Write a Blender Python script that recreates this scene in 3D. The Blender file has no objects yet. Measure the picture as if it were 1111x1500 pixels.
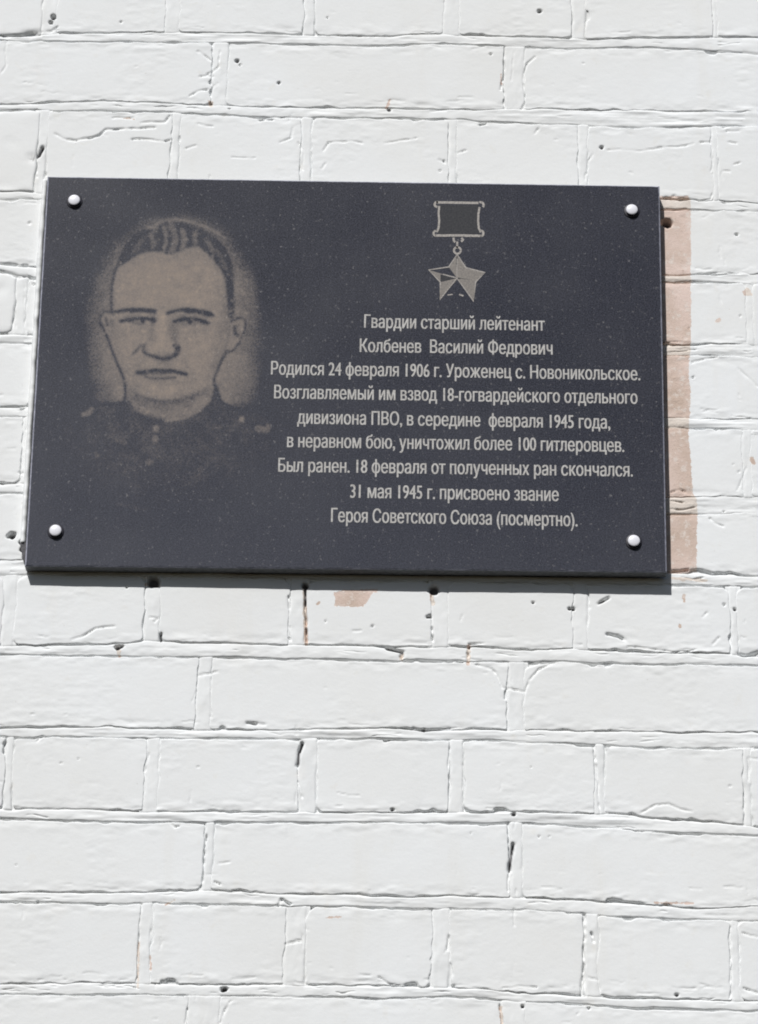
import bpy, math, random
import numpy as np

scene = bpy.context.scene
COL = scene.collection
# ------------------------------------------------------------------ camera, sky, sun, exposure
ZB = 2.75                                   # height of the top edge of the plaque above the ground
YAW, PITCH, ROLL = -0.0042362, 0.39426542, 0.01464054
CAM = np.array([0.03932065, -2.69711444, ZB - 1.44066401])
FPX = 4880.0                                # focal length for a 1500 pixel high picture
cy, sy, cp, sp = math.cos(YAW), math.sin(YAW), math.cos(PITCH), math.sin(PITCH)
FW = np.array([sy*cp, cy*cp, sp]); R0 = np.array([cy, -sy, 0.0]); U0 = np.cross(R0, FW)
RT = R0*math.cos(ROLL) + U0*math.sin(ROLL); UP = -R0*math.sin(ROLL) + U0*math.cos(ROLL)
from mathutils import Matrix, Vector
cam_d = bpy.data.cameras.new('camera'); cam = bpy.data.objects.new('camera', cam_d); COL.objects.link(cam)
M = Matrix.Identity(4)
for i in range(3):
    M[i][0], M[i][1], M[i][2], M[i][3] = RT[i], UP[i], -FW[i], CAM[i]
cam.matrix_world = M
cam_d.sensor_fit = 'VERTICAL'; cam_d.sensor_height = 36.0; cam_d.sensor_width = 36.0
cam_d.lens = FPX/1500*36; cam_d.clip_start = 0.05; cam_d.clip_end = 500
scene.camera = cam

SUN = Vector((-0.35, -1.0, 1.05)).normalized()          # towards the sun
elev = math.asin(SUN.z); azim = math.atan2(SUN.x, SUN.y)
world = bpy.data.worlds.new("World"); scene.world = world; world.use_nodes = True
wn = world.node_tree.nodes; wl = world.node_tree.links
sky = wn.new('ShaderNodeTexSky'); sky.sky_type = 'NISHITA'; sky.sun_disc = False
sky.sun_elevation = elev; sky.sun_rotation = azim
bg = wn['Background']; bg.inputs['Strength'].default_value = 0.05
wl.new(sky.outputs[0], bg.inputs['Color'])
sd = bpy.data.lights.new('sun', 'SUN'); sd.energy = 5.0; sd.angle = math.radians(0.53); sd.color = (1.0, 0.985, 0.965)
so = bpy.data.objects.new('sun', sd); COL.objects.link(so); so.location = (-1, -4, 6)
so.rotation_euler = SUN.to_track_quat('Z', 'Y').to_euler()
scene.view_settings.view_transform = 'Standard'; scene.view_settings.look = 'None'
scene.view_settings.gamma = 1; scene.view_settings.use_curve_mapping = False
scene.view_settings.exposure = -0.29
scene.cycles.filter_width = 1.9

random.seed(7)

# ------------------------------------------------------------------ maths helpers
def at(px, py, Y=0.0):
    """point of the plane y = Y seen at a pixel of the 1111 x 1500 photograph"""
    px = np.asarray(px, float); py = np.asarray(py, float)
    d = FW[None]*FPX + RT[None]*(px.reshape(-1, 1)-555.5) - UP[None]*(py.reshape(-1, 1)-750)
    k = (Y-CAM[1])/d[:, 1]
    P = CAM[None] + d*k[:, None]
    return P
def wx(px, py): return float(at([px], [py])[0, 0])
def wz(px, py): return float(at([px], [py])[0, 2])
MM = 0.001

def hash2(ix, iy, s):
    n = (ix.astype(np.int64)*374761393 + iy.astype(np.int64)*668265263 + s*2147483647) & 0xffffffff
    n = ((n ^ (n >> 13))*1274126177) & 0xffffffff
    n = (n ^ (n >> 16)) & 0xffff
    return n/32767.5 - 1.0
def vnoise(x, y, s=0):
    ix = np.floor(x); iy = np.floor(y); fx = x-ix; fy = y-iy
    fx = fx*fx*fx*(fx*(fx*6-15)+10); fy = fy*fy*fy*(fy*(fy*6-15)+10)
    a = hash2(ix, iy, s); b = hash2(ix+1, iy, s); c = hash2(ix, iy+1, s); d = hash2(ix+1, iy+1, s)
    return (a*(1-fx)+b*fx)*(1-fy) + (c*(1-fx)+d*fx)*fy
def fbm(x, z, size, s=0, octv=3):
    """noise of feature size (metres), about -1..1"""
    o = 0; a = 1.0; t = 0; f = 1.0/size
    for k in range(octv):
        o = o + a*vnoise(x*f+17.3*k+s, z*f-9.1*k+s*0.7, s+k); t += a; a *= 0.5; f *= 2.03
    return o/t*1.4
def sstep(a, b, x):
    t = np.clip((x-a)/(b-a), 0, 1); return t*t*(3-2*t)
def seg_dist(x, z, pts):
    d = np.full(x.shape, 1e9)
    for (ax, az), (bx, bz) in zip(pts[:-1], pts[1:]):
        vx, vz = bx-ax, bz-az; L = vx*vx+vz*vz+1e-12
        t = np.clip(((x-ax)*vx+(z-az)*vz)/L, 0, 1)
        d = np.minimum(d, np.hypot(x-ax-t*vx, z-az-t*vz))
    return d
def in_poly(x, z, pts):
    c = np.zeros(x.shape, bool); n = len(pts)
    for i in range(n):
        ax, az = pts[i]; bx, bz = pts[(i+1) % n]
        if az == bz: continue
        m = ((az > z) != (bz > z)) & (x < (bx-ax)*(z-az)/(bz-az)+ax)
        c ^= m
    return c
def pxl(pts):
    P = at([p[0] for p in pts], [p[1] for p in pts]); return [(float(a[0]), float(a[2])) for a in P]

# ------------------------------------------------------------------ marks of the wall, measured on the photograph
# cracks and chipped ledges: (points, width mm, depth mm)
CR = [
 ([(0,54),(15,57),(45,57),(58,48),(75,47),(85,40)],1.3,1.6), ([(11,60),(8,76),(10,96),(3,107)],.9,1.0),
 ([(81,197),(93,204),(111,207),(134,203),(146,199),(156,190),(181,190),(227,188)],1.35,1.8),
 ([(194,205),(217,205),(232,207),(242,208),(254,205)],1.1,1.6), ([(63,217),(58,228),(47,231)],2.0,3.2),
 ([(0,202),(13,204),(25,222)],1.0,1.4), ([(166,165),(201,166)],1.2,1.7), ([(166,174),(196,174)],1.2,1.3),
 ([(207,181),(222,179),(242,180),(249,171)],1.4,1.8), ([(55,239),(55,260)],1.1,1.6),
 ([(273,218),(287,214)],1.2,1.6), ([(290,76),(309,90)],1.0,1.3), ([(293,113),(313,113)],1.1,1.5),
 ([(323,76),(321,99),(304,110)],1.0,1.3), ([(278,142),(291,134),(304,132)],1.1,1.6),
 ([(309,141),(312,128),(320,123)],1.0,1.4), ([(380,177),(400,176)],1.2,1.6), ([(428,167),(424,177)],1.0,1.3),
 ([(429,188),(427,203),(411,209)],1.0,1.3), ([(437,209),(445,222),(444,250)],.9,1.0),
 ([(481,210),(515,207),(531,210)],1.0,1.5), ([(481,211),(474,222)],1.0,1.3), ([(477,240),(472,248)],1.2,1.4),
 ([(340,231),(374,232)],.9,.8), ([(506,138),(523,138)],.9,.9), ([(290,182),(312,186)],1.,1.1),
 ([(738,88),(739,101),(734,131)],1.0,1.7), ([(753,76),(749,118)],.8,.8),
 ([(784,83),(772,93),(767,111),(768,131),(769,151),(764,160)],1.0,1.5),
 ([(564,210),(578,208),(610,203)],1.0,1.3), ([(671,224),(683,220)],1.1,1.2), ([(644,234),(653,239)],1.2,1.6),
 ([(789,188),(784,195)],1.2,1.7), ([(562,150),(575,146),(588,148)],1.0,1.0), ([(703,183),(712,181)],1.2,1.5),
 ([(869,225),(862,235),(860,253)],1.0,1.4),
 ([(891,219),(908,218),(925,219),(939,220),(967,215),(992,214),(1017,209)],1.0,1.2), ([(1027,207),(1042,207)],1.2,1.7),
 ([(1060,186),(1080,182)],1.0,1.3), ([(1065,191),(1083,191)],1.0,1.3), ([(1068,207),(1080,209)],1.0,1.3),
 ([(1075,240),(1085,237)],1.0,1.2), ([(1060,249),(1070,250)],1.0,1.2), ([(1046,223),(1042,250)],.8,.9),
 ([(860,30),(858,40)],.9,1.0), ([(1044,282),(1042,290),(1022,293)],1.0,1.3), ([(1058,295),(1072,296)],1.0,1.2),
 ([(1082,538),(1096,552),(1111,566)],1.0,1.2), ([(1014,530),(1036,524),(1052,522)],.9,1.1),
 ([(1094,684),(1080,718)],.9,.9), ([(1040,758),(1048,765),(1060,770)],1.0,1.3),
 ([(1022,400),(1060,398),(1085,400)],.9,1.1), ([(976,288),(984,289),(988,285),(996,292),(1008,291)],1.2,1.8),
 ([(976,305),(990,307),(1006,304)],1.2,1.5), ([(983,514),(1008,513)],1.0,1.6), ([(984,720),(996,716),(1004,720)],1.1,1.6),
 ([(984,733),(1000,735)],1.1,1.5), ([(984,745),(1000,746),(1018,742)],1.1,1.5), ([(986,836),(1008,834)],1.4,2.0),
 ([(1000,845),(1015,848),(1030,845)],1.1,1.3), ([(985,858),(1000,855),(1015,857)],1.0,1.1),
 ([(976,500),(1000,501)],1,1.2),
 ([(106,937),(123,932),(140,921),(168,918)],1.1,1.7), ([(219,905),(233,905),(226,911)],1.0,1.3),
 ([(236,929),(236,938)],1.6,3.0), ([(291,989),(318,984)],1.0,1.3), ([(362,1059),(375,1060),(388,1061)],1.4,2.1),
 ([(288,1012),(282,1028)],.8,.9), ([(55,1086),(63,1078)],1.0,1.2),
 ([(423,874),(424,891)],1.2,1.6), ([(425,918),(426,938)],1.2,1.5),
 ([(447,864),(448,900),(450,941)],1.3,3.0), ([(632,872),(635,883)],1.0,1.6), ([(633,919),(634,937)],1.2,2.0),
 ([(568,949),(580,952),(590,955),(589,962)],2.0,3.0), ([(591,967),(635,968),(678,969)],1.4,1.9),
 ([(688,946),(686,970)],1.3,2.6), ([(688,943),(708,942)],1.2,1.9),
 ([(698,973),(722,980),(729,990),(736,1007),(746,1008),(770,1012),(775,997),(790,980),(807,972)],1.0,1.7),
 ([(606,1066),(621,1070),(660,1067)],1.1,1.9), ([(877,883),(892,875)],1.5,2.4), ([(890,928),(905,931),(917,937)],1.5,2.2),
 ([(920,947),(954,950),(987,955),(1020,951)],1.0,1.3), ([(1030,903),(1036,897)],1.2,1.5),
 ([(1054,933),(1045,943)],1.2,1.6), ([(1081,957),(1094,960),(1111,955)],1.7,2.4),
 ([(250,1205),(256,1212),(263,1210)],1.0,1.4), ([(303,1224),(300,1245),(299,1265),(297,1292)],1.1,1.9),
 ([(321,1265),(337,1263)],1.0,1.2), ([(315,1292),(323,1296)],1.2,1.6),
 ([(443,1089),(438,1104),(436,1121)],1.8,4.2), ([(437,1145),(443,1168)],1.0,1.3), ([(219,1104),(213,1130)],.9,1.0),
 ([(234,1094),(233,1128)],.8,.8), ([(659,1094),(657,1128),(661,1152)],.9,1.3), ([(679,1118),(678,1156)],.9,1.2),
 ([(408,1327),(413,1317),(425,1325)],1.2,2.2), ([(752,1236),(749,1255),(746,1275)],1.7,4.0), ([(746,1275),(745,1305)],1.0,1.6),
 ([(872,1107),(875,1137),(880,1190)],1.0,1.5), ([(940,1190),(960,1179),(980,1177),(997,1185),(1014,1188)],1.0,1.3),
 ([(1096,1110),(1097,1143)],1.0,1.4), ([(1097,1109),(1111,1112)],1.0,1.3),
 ([(323,1499),(330,1480),(338,1467)],1.1,1.7), ([(275,1477),(272,1499)],1.0,1.4), ([(418,1383),(430,1380),(441,1378)],1.1,1.6),
 ([(204,1361),(203,1400),(201,1446)],.9,1.3), ([(222,1356),(220,1390),(221,1421)],.9,1.0),
 ([(340,1434),(375,1431)],.9,1.0), ([(555,1431),(575,1444),(595,1442)],1.0,1.3), ([(658,1371),(656,1391)],1.2,1.7),
 ([(737,1447),(760,1444),(787,1446)],1.1,1.7), ([(858,1341),(855,1400),(853,1457)],1.0,2.0), ([(870,1378),(867,1367)],1.4,2.0),
 ([(1071,1356),(1071,1400),(1070,1462)],.9,1.5), ([(1090,1447),(1111,1454)],1.2,1.7), ([(1088,1366),(1111,1372)],1.0,1.2),
 ([(732,1472),(734,1485),(737,1499)],1.2,1.8), ([(754,1330),(754,1356)],.8,1.0), ([(40,390),(26,389),(0,387)],1.5,2.0),
 ([(6,412),(3,425),(4,436)],1.1,1.6), ([(18,402),(28,408),(42,405),(52,411)],1.2,1.8), ([(24,415),(24,480)],.8,.8),
 ([(36,415),(36,485)],.7,.7), ([(22,600),(30,601),(42,598)],1.1,1.4), ([(0,710),(6,708)],1.5,2.0), ([(28,693),(34,694)],1.2,1.6),
 ([(1090,1165),(1090,1195)],.9,1.0), ([(905,1460),(960,1461)],1,1.2), ([(548,820),(560,822)],1,1),
]
# holes: (x, y, radius mm, depth mm)
HO = [(225,853,7,4),(447,858,4,4),(636,864,6,4),(79,26,3.4,6),(75,34,2.4,4),(348,90,2.5,2.6),(352,96,1.5,2),(409,122,1.7,3),(791,16,2.5,3.5),(719,79,1.6,2),(570,161,2.4,2.6),
 (882,215,2.0,3),(1080,342,1.8,2),(1016,552,1.4,2),(977,325,6.0,7),(186,861,1.4,2),(173,949,3.2,4),(178,947,2.4,4),
 (546,917,1.4,1.6),(477,910,1.0,1.3),(630,903,2.2,3),(627,903,2.0,3),(621,1069,2.2,3),(781,882,1.5,2.4),(835,891,2.0,3),(840,891,2.2,3),
 (1077,892,1.9,2.6),(1061,885,1.3,2),(575,1186,1.9,2.6),(753,1192,2.6,3.4),(1070,1151,1.4,1),(329,1449,3.6,6),(992,1457,2.0,2.6),
 (766,1474,1.9,2.6),(863,1476,1.4,2),(18,785,4.2,7),(14,786,2.6,6),(50,417,1.3,2),(424,935,1.6,2),(310,153,1.8,2.6),(336,160,1.2,2),
 (480,26,1,1.5),(178,33,1.4,1.2),(44,328,2.2,.9),(651,236,1.5,1.6),(645,250,1.5,1.4),(1083,690,1,1),(1061,748,1.3,1.6),(1075,680,1,.8),
 (90,1118,1,1.),(116,1112,.9,1.),(291,1124,1.2,1.),(56,1321,1.1,1.6),(24,1267,.9,1),(779,1123,.9,1),(1085,462,1,1.4),(1010,480,.8,.8),
 (855,92,1,.8),(690,1220,.9,.8),(805,1225,1,.8),(790,1225,1.2,1.2),(32,795,3.2,5),(34,806,2.8,5),(36,818,2.2,4.5)]
CRW = []
BEDREF = [wz(555, y) for y in (-55,56,158,290,395,500,607,722,832,947,1067,1189,1311,1447)]
HREF = [wx(x, 900) for x in (12,60,222,250,300,435,450,665,740,755,860,1075,1095)]
for pts, w, d in CR:
    q = pxl(pts); r = [q[0]]                     # roughen the hand-measured line a little
    for (ax, az), (bx, bz) in zip(q[:-1], q[1:]):
        L = math.hypot(bx-ax, bz-az); n = max(1, int(L/0.006))
        for k in range(1, n+1):
            t = k/n; j = 0.0007 if k < n else 0
            r.append((ax+(bx-ax)*t+random.uniform(-j, j), az+(bz-az)*t+random.uniform(-j, j)))
    big_ = d > 1.85
    CRW.append((r, w*MM*(.78 if big_ else .68), d*MM*(1.9 if big_ else 1.25)))
HOW = [(wx(a, b), wz(a, b), r*MM*.85, d*MM*1.6) for a, b, r, d in HO]
# extra small marks everywhere, also outside the frame
for k in range(420):
    x = random.uniform(-.75, .8); z = ZB-.95+random.uniform(-.55, 1.25)
    a = random.gauss(0, .35); L = random.choice((2, 3, 4, 6))*MM
    CRW.append(([(x, z), (x+L*math.cos(a), z+L*math.sin(a)*.6)], random.uniform(.5, .9)*MM, random.uniform(.2, .7)*MM))

# short flakes and drips of whitewash along the joints
for k in range(520):
    kk = random.randint(-1, 15); x = random.uniform(-.5, .55)
    b = BEDREF[min(max(kk, 0), 13)]; z = b+random.gauss(0, .006)
    L = random.uniform(3, 20)*MM; n = max(2, int(L/.003)); zz = z; P_ = []
    for i in range(n+1):
        P_.append((x+L*i/n, zz)); zz += random.gauss(-.0001, .0006)
    CRW.append((P_, random.uniform(.4, .75)*MM, random.uniform(.35, 1.1)*MM))
for k in range(130):
    x = random.choice(HREF)+random.gauss(0, .006); z = ZB-.95+random.uniform(-.3, 1.0); L = random.uniform(3, 12)*MM
    CRW.append(([(x, z), (x+random.gauss(0, .0008), z-L*.5), (x+random.gauss(0, .001), z-L)], random.uniform(.4, .7)*MM, random.uniform(.3, 1.0)*MM))

def carve(x, z, h):
    flat = x.ravel(); fz = z.ravel(); out = np.zeros(flat.shape)
    x0, x1, z0, z1 = flat.min(), flat.max(), fz.min(), fz.max()
    for pts, w, d in CRW:
        ax = min(p[0] for p in pts)-4*w; bx = max(p[0] for p in pts)+4*w
        az = min(p[1] for p in pts)-4*w; bz = max(p[1] for p in pts)+4*w
        if bx < x0 or ax > x1 or bz < z0 or az > z1: continue
        m = np.nonzero((flat > ax) & (flat < bx) & (fz > az) & (fz < bz))[0]
        if not len(m): continue
        q = seg_dist(flat[m], fz[m], pts)/w
        wob = .70+.6*vnoise(flat[m]*210, fz[m]*260, 5)
        out[m] = np.maximum(out[m], d*wob*np.exp(-q**2.4*1.1))
    for hx, hz, r, d in HOW:
        if hx+2*r < x0 or hx-2*r > x1 or hz+2*r < z0 or hz-2*r > z1: continue
        m = np.nonzero((abs(flat-hx) < 2*r) & (abs(fz-hz) < 2*r))[0]
        if not len(m): continue
        q = np.hypot(flat[m]-hx, (fz[m]-hz)*1.1)/r*(1+.18*vnoise(flat[m]*300, fz[m]*300, 9))
        out[m] = np.maximum(out[m], d*(1-sstep(.62, 1.12, q)))
    return h-out.reshape(x.shape)

# bare brick where the whitewash is missing
BARE = [pxl(p) for p in ([(960,286),(1008,286),(1012,292),(1013,500),(1009,540),(1012,575),(1011,608),(1009,640),(1012,670),(1016,720),(1022,735),(1021,836),(960,842)],
 [(488,867),(505,864),(548,864),(541,877),(533,889),(490,888),(492,877)], [(1088,426),(1094,420),(1101,424),(1103,432),(1090,432)],
 [(1048,470),(1054,464),(1057,467),(1053,472)], [(1099,668),(1105,668),(1107,680),(1100,678)], [(305,148),(313,150),(312,158),(306,157)])]
BSTR = [(pxl(p), w*MM) for p, w in (([(446,860),(447,900),(449,942)],1.6), ([(632,868),(635,884)],1.7), ([(687,946),(686,972)],1.6),
 ([(204,1380),(202,1446)],.8), ([(220,1400),(221,1420)],.7), ([(734,1474),(736,1499)],1.4), ([(215,856),(232,858)],2.0), ([(590,958),(588,964)],1.6),
 ([(174,952),(175,962)],1.4), ([(572,146),(566,158)],1.2), ([(734,108),(735,122)],.8), ([(960,1322),(1016,1323)],.9),
 ([(530,865),(552,866)],1.5), ([(985,846),(1035,850)],1.4), ([(1002,872),(1003,880)],1.2), ([(465,885),(468,882)],1),
 ([(183,174),(196,175)],.9),([(243,1326),(256,1318)],.7),([(996,915),(997,918)],1.2),([(480,1344),(500,1343)],.8))]
def bare(x, z):
    """signed distance in mm, positive where bare"""
    out = np.full(x.shape, -9.0)
    for p in BARE:
        xs = [a[0] for a in p]; zs = [a[1] for a in p]
        m = (x > min(xs)-.009) & (x < max(xs)+.009) & (z > min(zs)-.009) & (z < max(zs)+.009)
        if not m.any(): continue
        d = seg_dist(x[m], z[m], p+[p[0]]); s = np.where(in_poly(x[m], z[m], p), d, -d)*1000
        out[m] = np.maximum(out[m], s)
    for p, w in BSTR:
        xs = [a[0] for a in p]; zs = [a[1] for a in p]
        m = (x > min(xs)-.009) & (x < max(xs)+.009) & (z > min(zs)-.009) & (z < max(zs)+.009)
        if m.any(): out[m] = np.maximum(out[m], (w-seg_dist(x[m], z[m], p))*1000)
    return np.clip(out, -8, 8)

def hole_shade(x, z):
    """mask of the shade painted into the deep holes and gaps"""
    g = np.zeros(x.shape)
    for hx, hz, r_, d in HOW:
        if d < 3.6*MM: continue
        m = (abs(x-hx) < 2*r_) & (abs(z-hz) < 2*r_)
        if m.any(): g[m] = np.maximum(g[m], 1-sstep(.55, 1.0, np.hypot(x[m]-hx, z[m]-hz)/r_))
    for p, w in SHADEW:
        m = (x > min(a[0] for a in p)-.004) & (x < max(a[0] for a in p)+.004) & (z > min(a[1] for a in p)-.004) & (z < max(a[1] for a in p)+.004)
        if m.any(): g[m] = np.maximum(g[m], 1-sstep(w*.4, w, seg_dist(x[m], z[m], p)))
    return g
SHADEW = [(pxl(p), w*MM) for p, w in (([(443,1089),(438,1104),(437,1118)],1.5), ([(752,1238),(749,1255),(747,1272)],1.4), ([(63,217),(58,228),(50,231)],1.7),
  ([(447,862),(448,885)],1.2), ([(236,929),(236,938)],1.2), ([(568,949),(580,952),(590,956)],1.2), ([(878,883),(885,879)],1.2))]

# ------------------------------------------------------------------ coursework
# bed joints 1..13: [top edge polyline], [bottom edge polyline] in photograph pixels
BED = {
 1: ([(0,53),(45,55),(86,49),(227,47),(302,48),(420,50),(560,53),(620,50),(700,52),(873,55),(1055,53),(1111,53)],
     [(0,61),(151,63),(403,65),(560,67),(650,64),(803,70),(950,69),(1055,74),(1111,78)]),
 2: ([(0,155),(60,151),(150,148),(260,152),(330,156),(450,158),(560,158),(640,160),(800,159),(940,161),(1060,162),(1111,163)],
     [(0,163),(150,164),(250,166),(403,173),(560,174),(680,176),(803,182),(940,186),(1070,184),(1111,185)]),
 3: ([(0,281),(60,283),(1010,290),(1111,295)], [(0,294),(60,293),(1010,306),(1111,309)]),
 4: ([(0,388),(30,390),(60,392),(975,402),(1111,400)], [(0,397),(30,405),(60,408),(975,414),(1111,414)]),
 5: ([(0,490),(60,491),(980,504),(1111,504)], [(0,504),(60,505),(980,520),(1111,522)]),
 6: ([(0,597),(50,596),(980,611),(1111,613)], [(0,612),(50,611),(980,626),(1111,629)]),
 7: ([(0,708),(50,708),(980,727),(1111,727)], [(0,723),(50,723),(980,753),(1111,750)]),
 8: ([(0,822),(60,821),(980,838),(1111,842)], [(0,843),(60,842),(980,857),(1111,860)]),
 9: ([(0,945),(60,946),(150,944),(205,940),(215,938),(236,938),(310,942),(420,944),(560,946),(660,946),(760,950),(830,949),(920,954),(1060,957),(1111,960)],
     [(0,959),(60,961),(170,963),(300,963),(440,966),(570,968),(690,970),(830,969),(920,973),(1050,973),(1111,975)]),
 10: ([(0,1065),(150,1065),(290,1068),(400,1070),(500,1068),(560,1067),(660,1068),(760,1069),(900,1071),(1030,1071),(1111,1074)],
      [(0,1079),(50,1082),(62,1079),(150,1080),(240,1083),(400,1083),(560,1083),(700,1084),(760,1086),(850,1090),(950,1095),(1111,1096)]),
 11: ([(0,1186),(100,1185),(210,1188),(400,1189),(560,1190),(640,1189),(800,1189),(900,1191),(950,1198),(1040,1204),(1111,1210)],
      [(0,1200),(60,1202),(220,1205),(400,1205),(560,1205),(700,1205),(800,1207),(890,1212),(950,1219),(1055,1223),(1111,1224)]),
 12: ([(0,1308),(100,1307),(200,1307),(290,1304),(400,1308),(500,1311),(600,1312),(740,1312),(850,1317),(940,1324),(1040,1329),(1111,1327)],
      [(0,1322),(120,1325),(200,1324),(400,1327),(480,1329),(600,1331),(760,1332),(850,1338),(900,1343),(1000,1347),(1111,1349)]),
 13: ([(0,1441),(100,1440),(280,1442),(400,1443),(560,1442),(700,1448),(760,1453),(900,1461),(1111,1466)],
      [(0,1457),(100,1458),(300,1459),(420,1461),(560,1463),(660,1460),(760,1467),(850,1472),(950,1477),(1111,1481)]),
}
bedw = {}
for k, (t, b) in BED.items():
    tw, bw = pxl(t), pxl(b)
    def ext(w):
        x = [p[0] for p in w]; z = [p[1] for p in w]
        base = z[0]; s = (z[-1]-z[0])/(x[-1]-x[0])
        s = max(-.01, min(.01, s))
        return np.array([-1.2]+x+[1.3]), np.array([z[0]-s*(x[0]+1.2)]+z+[z[-1]+s*(1.3-x[-1])])
    bedw[k] = (ext(tw), ext(bw))
COURSE = 0.0775
def bed_top(k, x):
    if k in bedw: (a, b), _ = bedw[k]; return np.interp(x, a, b)
    ref = 1 if k < 1 else 13
    return np.interp(x, *bedw[ref][0])-(k-ref)*COURSE
def bed_bot(k, x):
    if k in bedw: _, (a, b) = bedw[k]; return np.interp(x, a, b)
    ref = 1 if k < 1 else 13
    return np.interp(x, *bedw[ref][1])-(k-ref)*COURSE

HEAD = {0: [(63,83),(242,263),(446,461),(651,673),(838,858),(1044,1050)],
 1: [(311,334),(738,769)], 2: [(54,68),(250,262),(441,456),(657,669),(848,862),(1044,1052)],
 3: [(300,322),(730,752)], 4: [(22,38),(235,255),(450,470),(665,685),(880,895),(1093,1103)],
 5: [(298,320),(728,750)], 6: [(32,50),(240,260),(455,475),(665,685),(875,890),(1088,1100)],
 7: [(296,318),(728,750)], 8: [(5,22),(211,234),(424,447),(633,656),(840,861),(1070,1080)],
 9: [(288,309),(744,768)], 10: [(7,18),(213,232),(438,464),(658,679),(872,886),(1090,1100)],
 11: [(299,312),(747,765)], 12: [(204,222),(418,447),(634,657),(856,876),(1071,1082)], 13: [(275,322),(735,770)]}
YM = {0:20,1:110,2:232,3:348,4:455,5:560,6:668,7:780,8:900,9:1015,10:1135,11:1255,12:1380,13:1485}
XL, XR = -0.72, 0.78
K0, K1 = -4, 17
heads = {}
for k in range(K0, K1+1):
    if k in HEAD:
        hs = [(wx(a, YM[k]), wx(b, YM[k])) for a, b in HEAD[k]]
    else:
        src = heads.get(k-2) if k > 13 else None
        base = HEAD[0 if k % 2 == 0 else 1] if k < 0 else HEAD[12 if k % 2 == 0 else 13]
        yy = 20 if k < 0 else 1440
        hs = [(wx(a, yy)+random.uniform(-.006, .006), wx(b, yy)) for a, b in base]
        hs = [(a, max(b, a+.009)) for a, b in hs]
    pitch = .1335 if k % 2 == 0 else .263
    while hs[0][0] > XL:
        a = hs[0][0]-pitch*random.uniform(.98, 1.02); hs.insert(0, (a, a+random.uniform(.008, .013)))
    while hs[-1][0] < XR:
        a = hs[-1][0]+pitch*random.uniform(.98, 1.02); hs.append((a, a+random.uniform(.008, .013)))
    heads[k] = hs

# how far old plaster and paint fill the joints (0 = crisp, 1 = flush)
FILLR = [(pxl([(1085,90),(1111,90),(1111,330),(1085,330)]),1), (pxl([(1080,340),(1140,340),(1140,830),(1075,830)]),1),
 (pxl([(1045,420),(1120,420),(1120,600),(1045,600)]),.95), (pxl([(1026,640),(1150,640),(1150,825),(1026,825)]),1),
 (pxl([(0,890),(75,890),(60,990),(0,990)]),.55), (pxl([(405,1330),(450,1330),(450,1440),(410,1440)]),.75),
 (pxl([(1010,945),(1075,945),(1075,985),(1010,985)]),.6), (pxl([(150,1335),(205,1335),(200,1380),(170,1380)]),.4)]
def fill(x, z):
    f = sstep(.12, .75, fbm(x, z, .055, 31, 3))*.8
    for p, s in FILLR:
        d = seg_dist(x, z, p+[p[0]]); d = np.where(in_poly(x, z, p), d, -d)
        f = np.maximum(f, s*sstep(-.006, .006, d+.006*fbm(x, z, .02, 3)))
    return f
def hfill(x, z, k):
    return .92*sstep(-.45, .25, fbm(np.round(x/.06)*.06, z, .05, 141+k % 7, 3))
def warp(x, z):
    """hand-laid unevenness shared by bricks and joints"""
    return x+(.8*fbm(x, z, .022, 201, 3)+.45*fbm(x, z, .007, 203, 2))*MM, z+(.7*fbm(x, z, .030, 205, 3)+.42*fbm(x*.7, z, .008, 207, 2))*MM
def macro(x, z):
    return (.7*fbm(x, z, .45, 71, 2)-2.4*sstep(-.3, .3, x)+1.0)*MM

# ------------------------------------------------------------------ materials
def mat(name):
    m = bpy.data.materials.new(name); m.use_nodes = True
    nt = m.node_tree; return m, nt, nt.nodes['Principled BSDF']
def N(nt, t, **kw):
    n = nt.nodes.new(t)
    for k, v in kw.items(): setattr(n, k, v)
    return n
def noise(nt, scale, detail=3, rough=.55, vec=None, dist=0):
    n = N(nt, 'ShaderNodeTexNoise'); n.inputs['Scale'].default_value = scale
    n.inputs['Detail'].default_value = detail; n.inputs['Roughness'].default_value = rough; n.inputs['Distortion'].default_value = dist
    if vec: nt.links.new(vec, n.inputs['Vector'])
    return n.outputs['Fac']
def math_(nt, op, a, b, c=None, clamp=False):
    n = N(nt, 'ShaderNodeMath', operation=op); n.use_clamp = clamp
    for i, v in enumerate((a, b, c)):
        if v is None: continue
        if isinstance(v, (int, float)): n.inputs[i].default_value = v
        else: nt.links.new(v, n.inputs[i])
    return n.outputs[0]
def mix(nt, f, a, b):
    n = N(nt, 'ShaderNodeMix', data_type='RGBA')
    for s, v in ((n.inputs[0], f), (n.inputs[6], a), (n.inputs[7], b)):
        if isinstance(v, (int, float)): s.default_value = v
        elif isinstance(v, tuple): s.default_value = v+(1,)
        else: nt.links.new(v, s)
    return n.outputs[2]
def ramp(nt, f, a, b):
    n = N(nt, 'ShaderNodeMapRange', clamp=True); nt.links.new(f, n.inputs[0])
    n.inputs[1].default_value = a; n.inputs[2].default_value = b; return n.outputs[0]
def bump(nt, h, dist, strength, normal=None):
    b = N(nt, 'ShaderNodeBump'); b.inputs['Strength'].default_value = strength; b.inputs['Distance'].default_value = dist
    nt.links.new(h, b.inputs['Height'])
    if normal: nt.links.new(normal, b.inputs['Normal'])
    return b.outputs[0]

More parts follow.
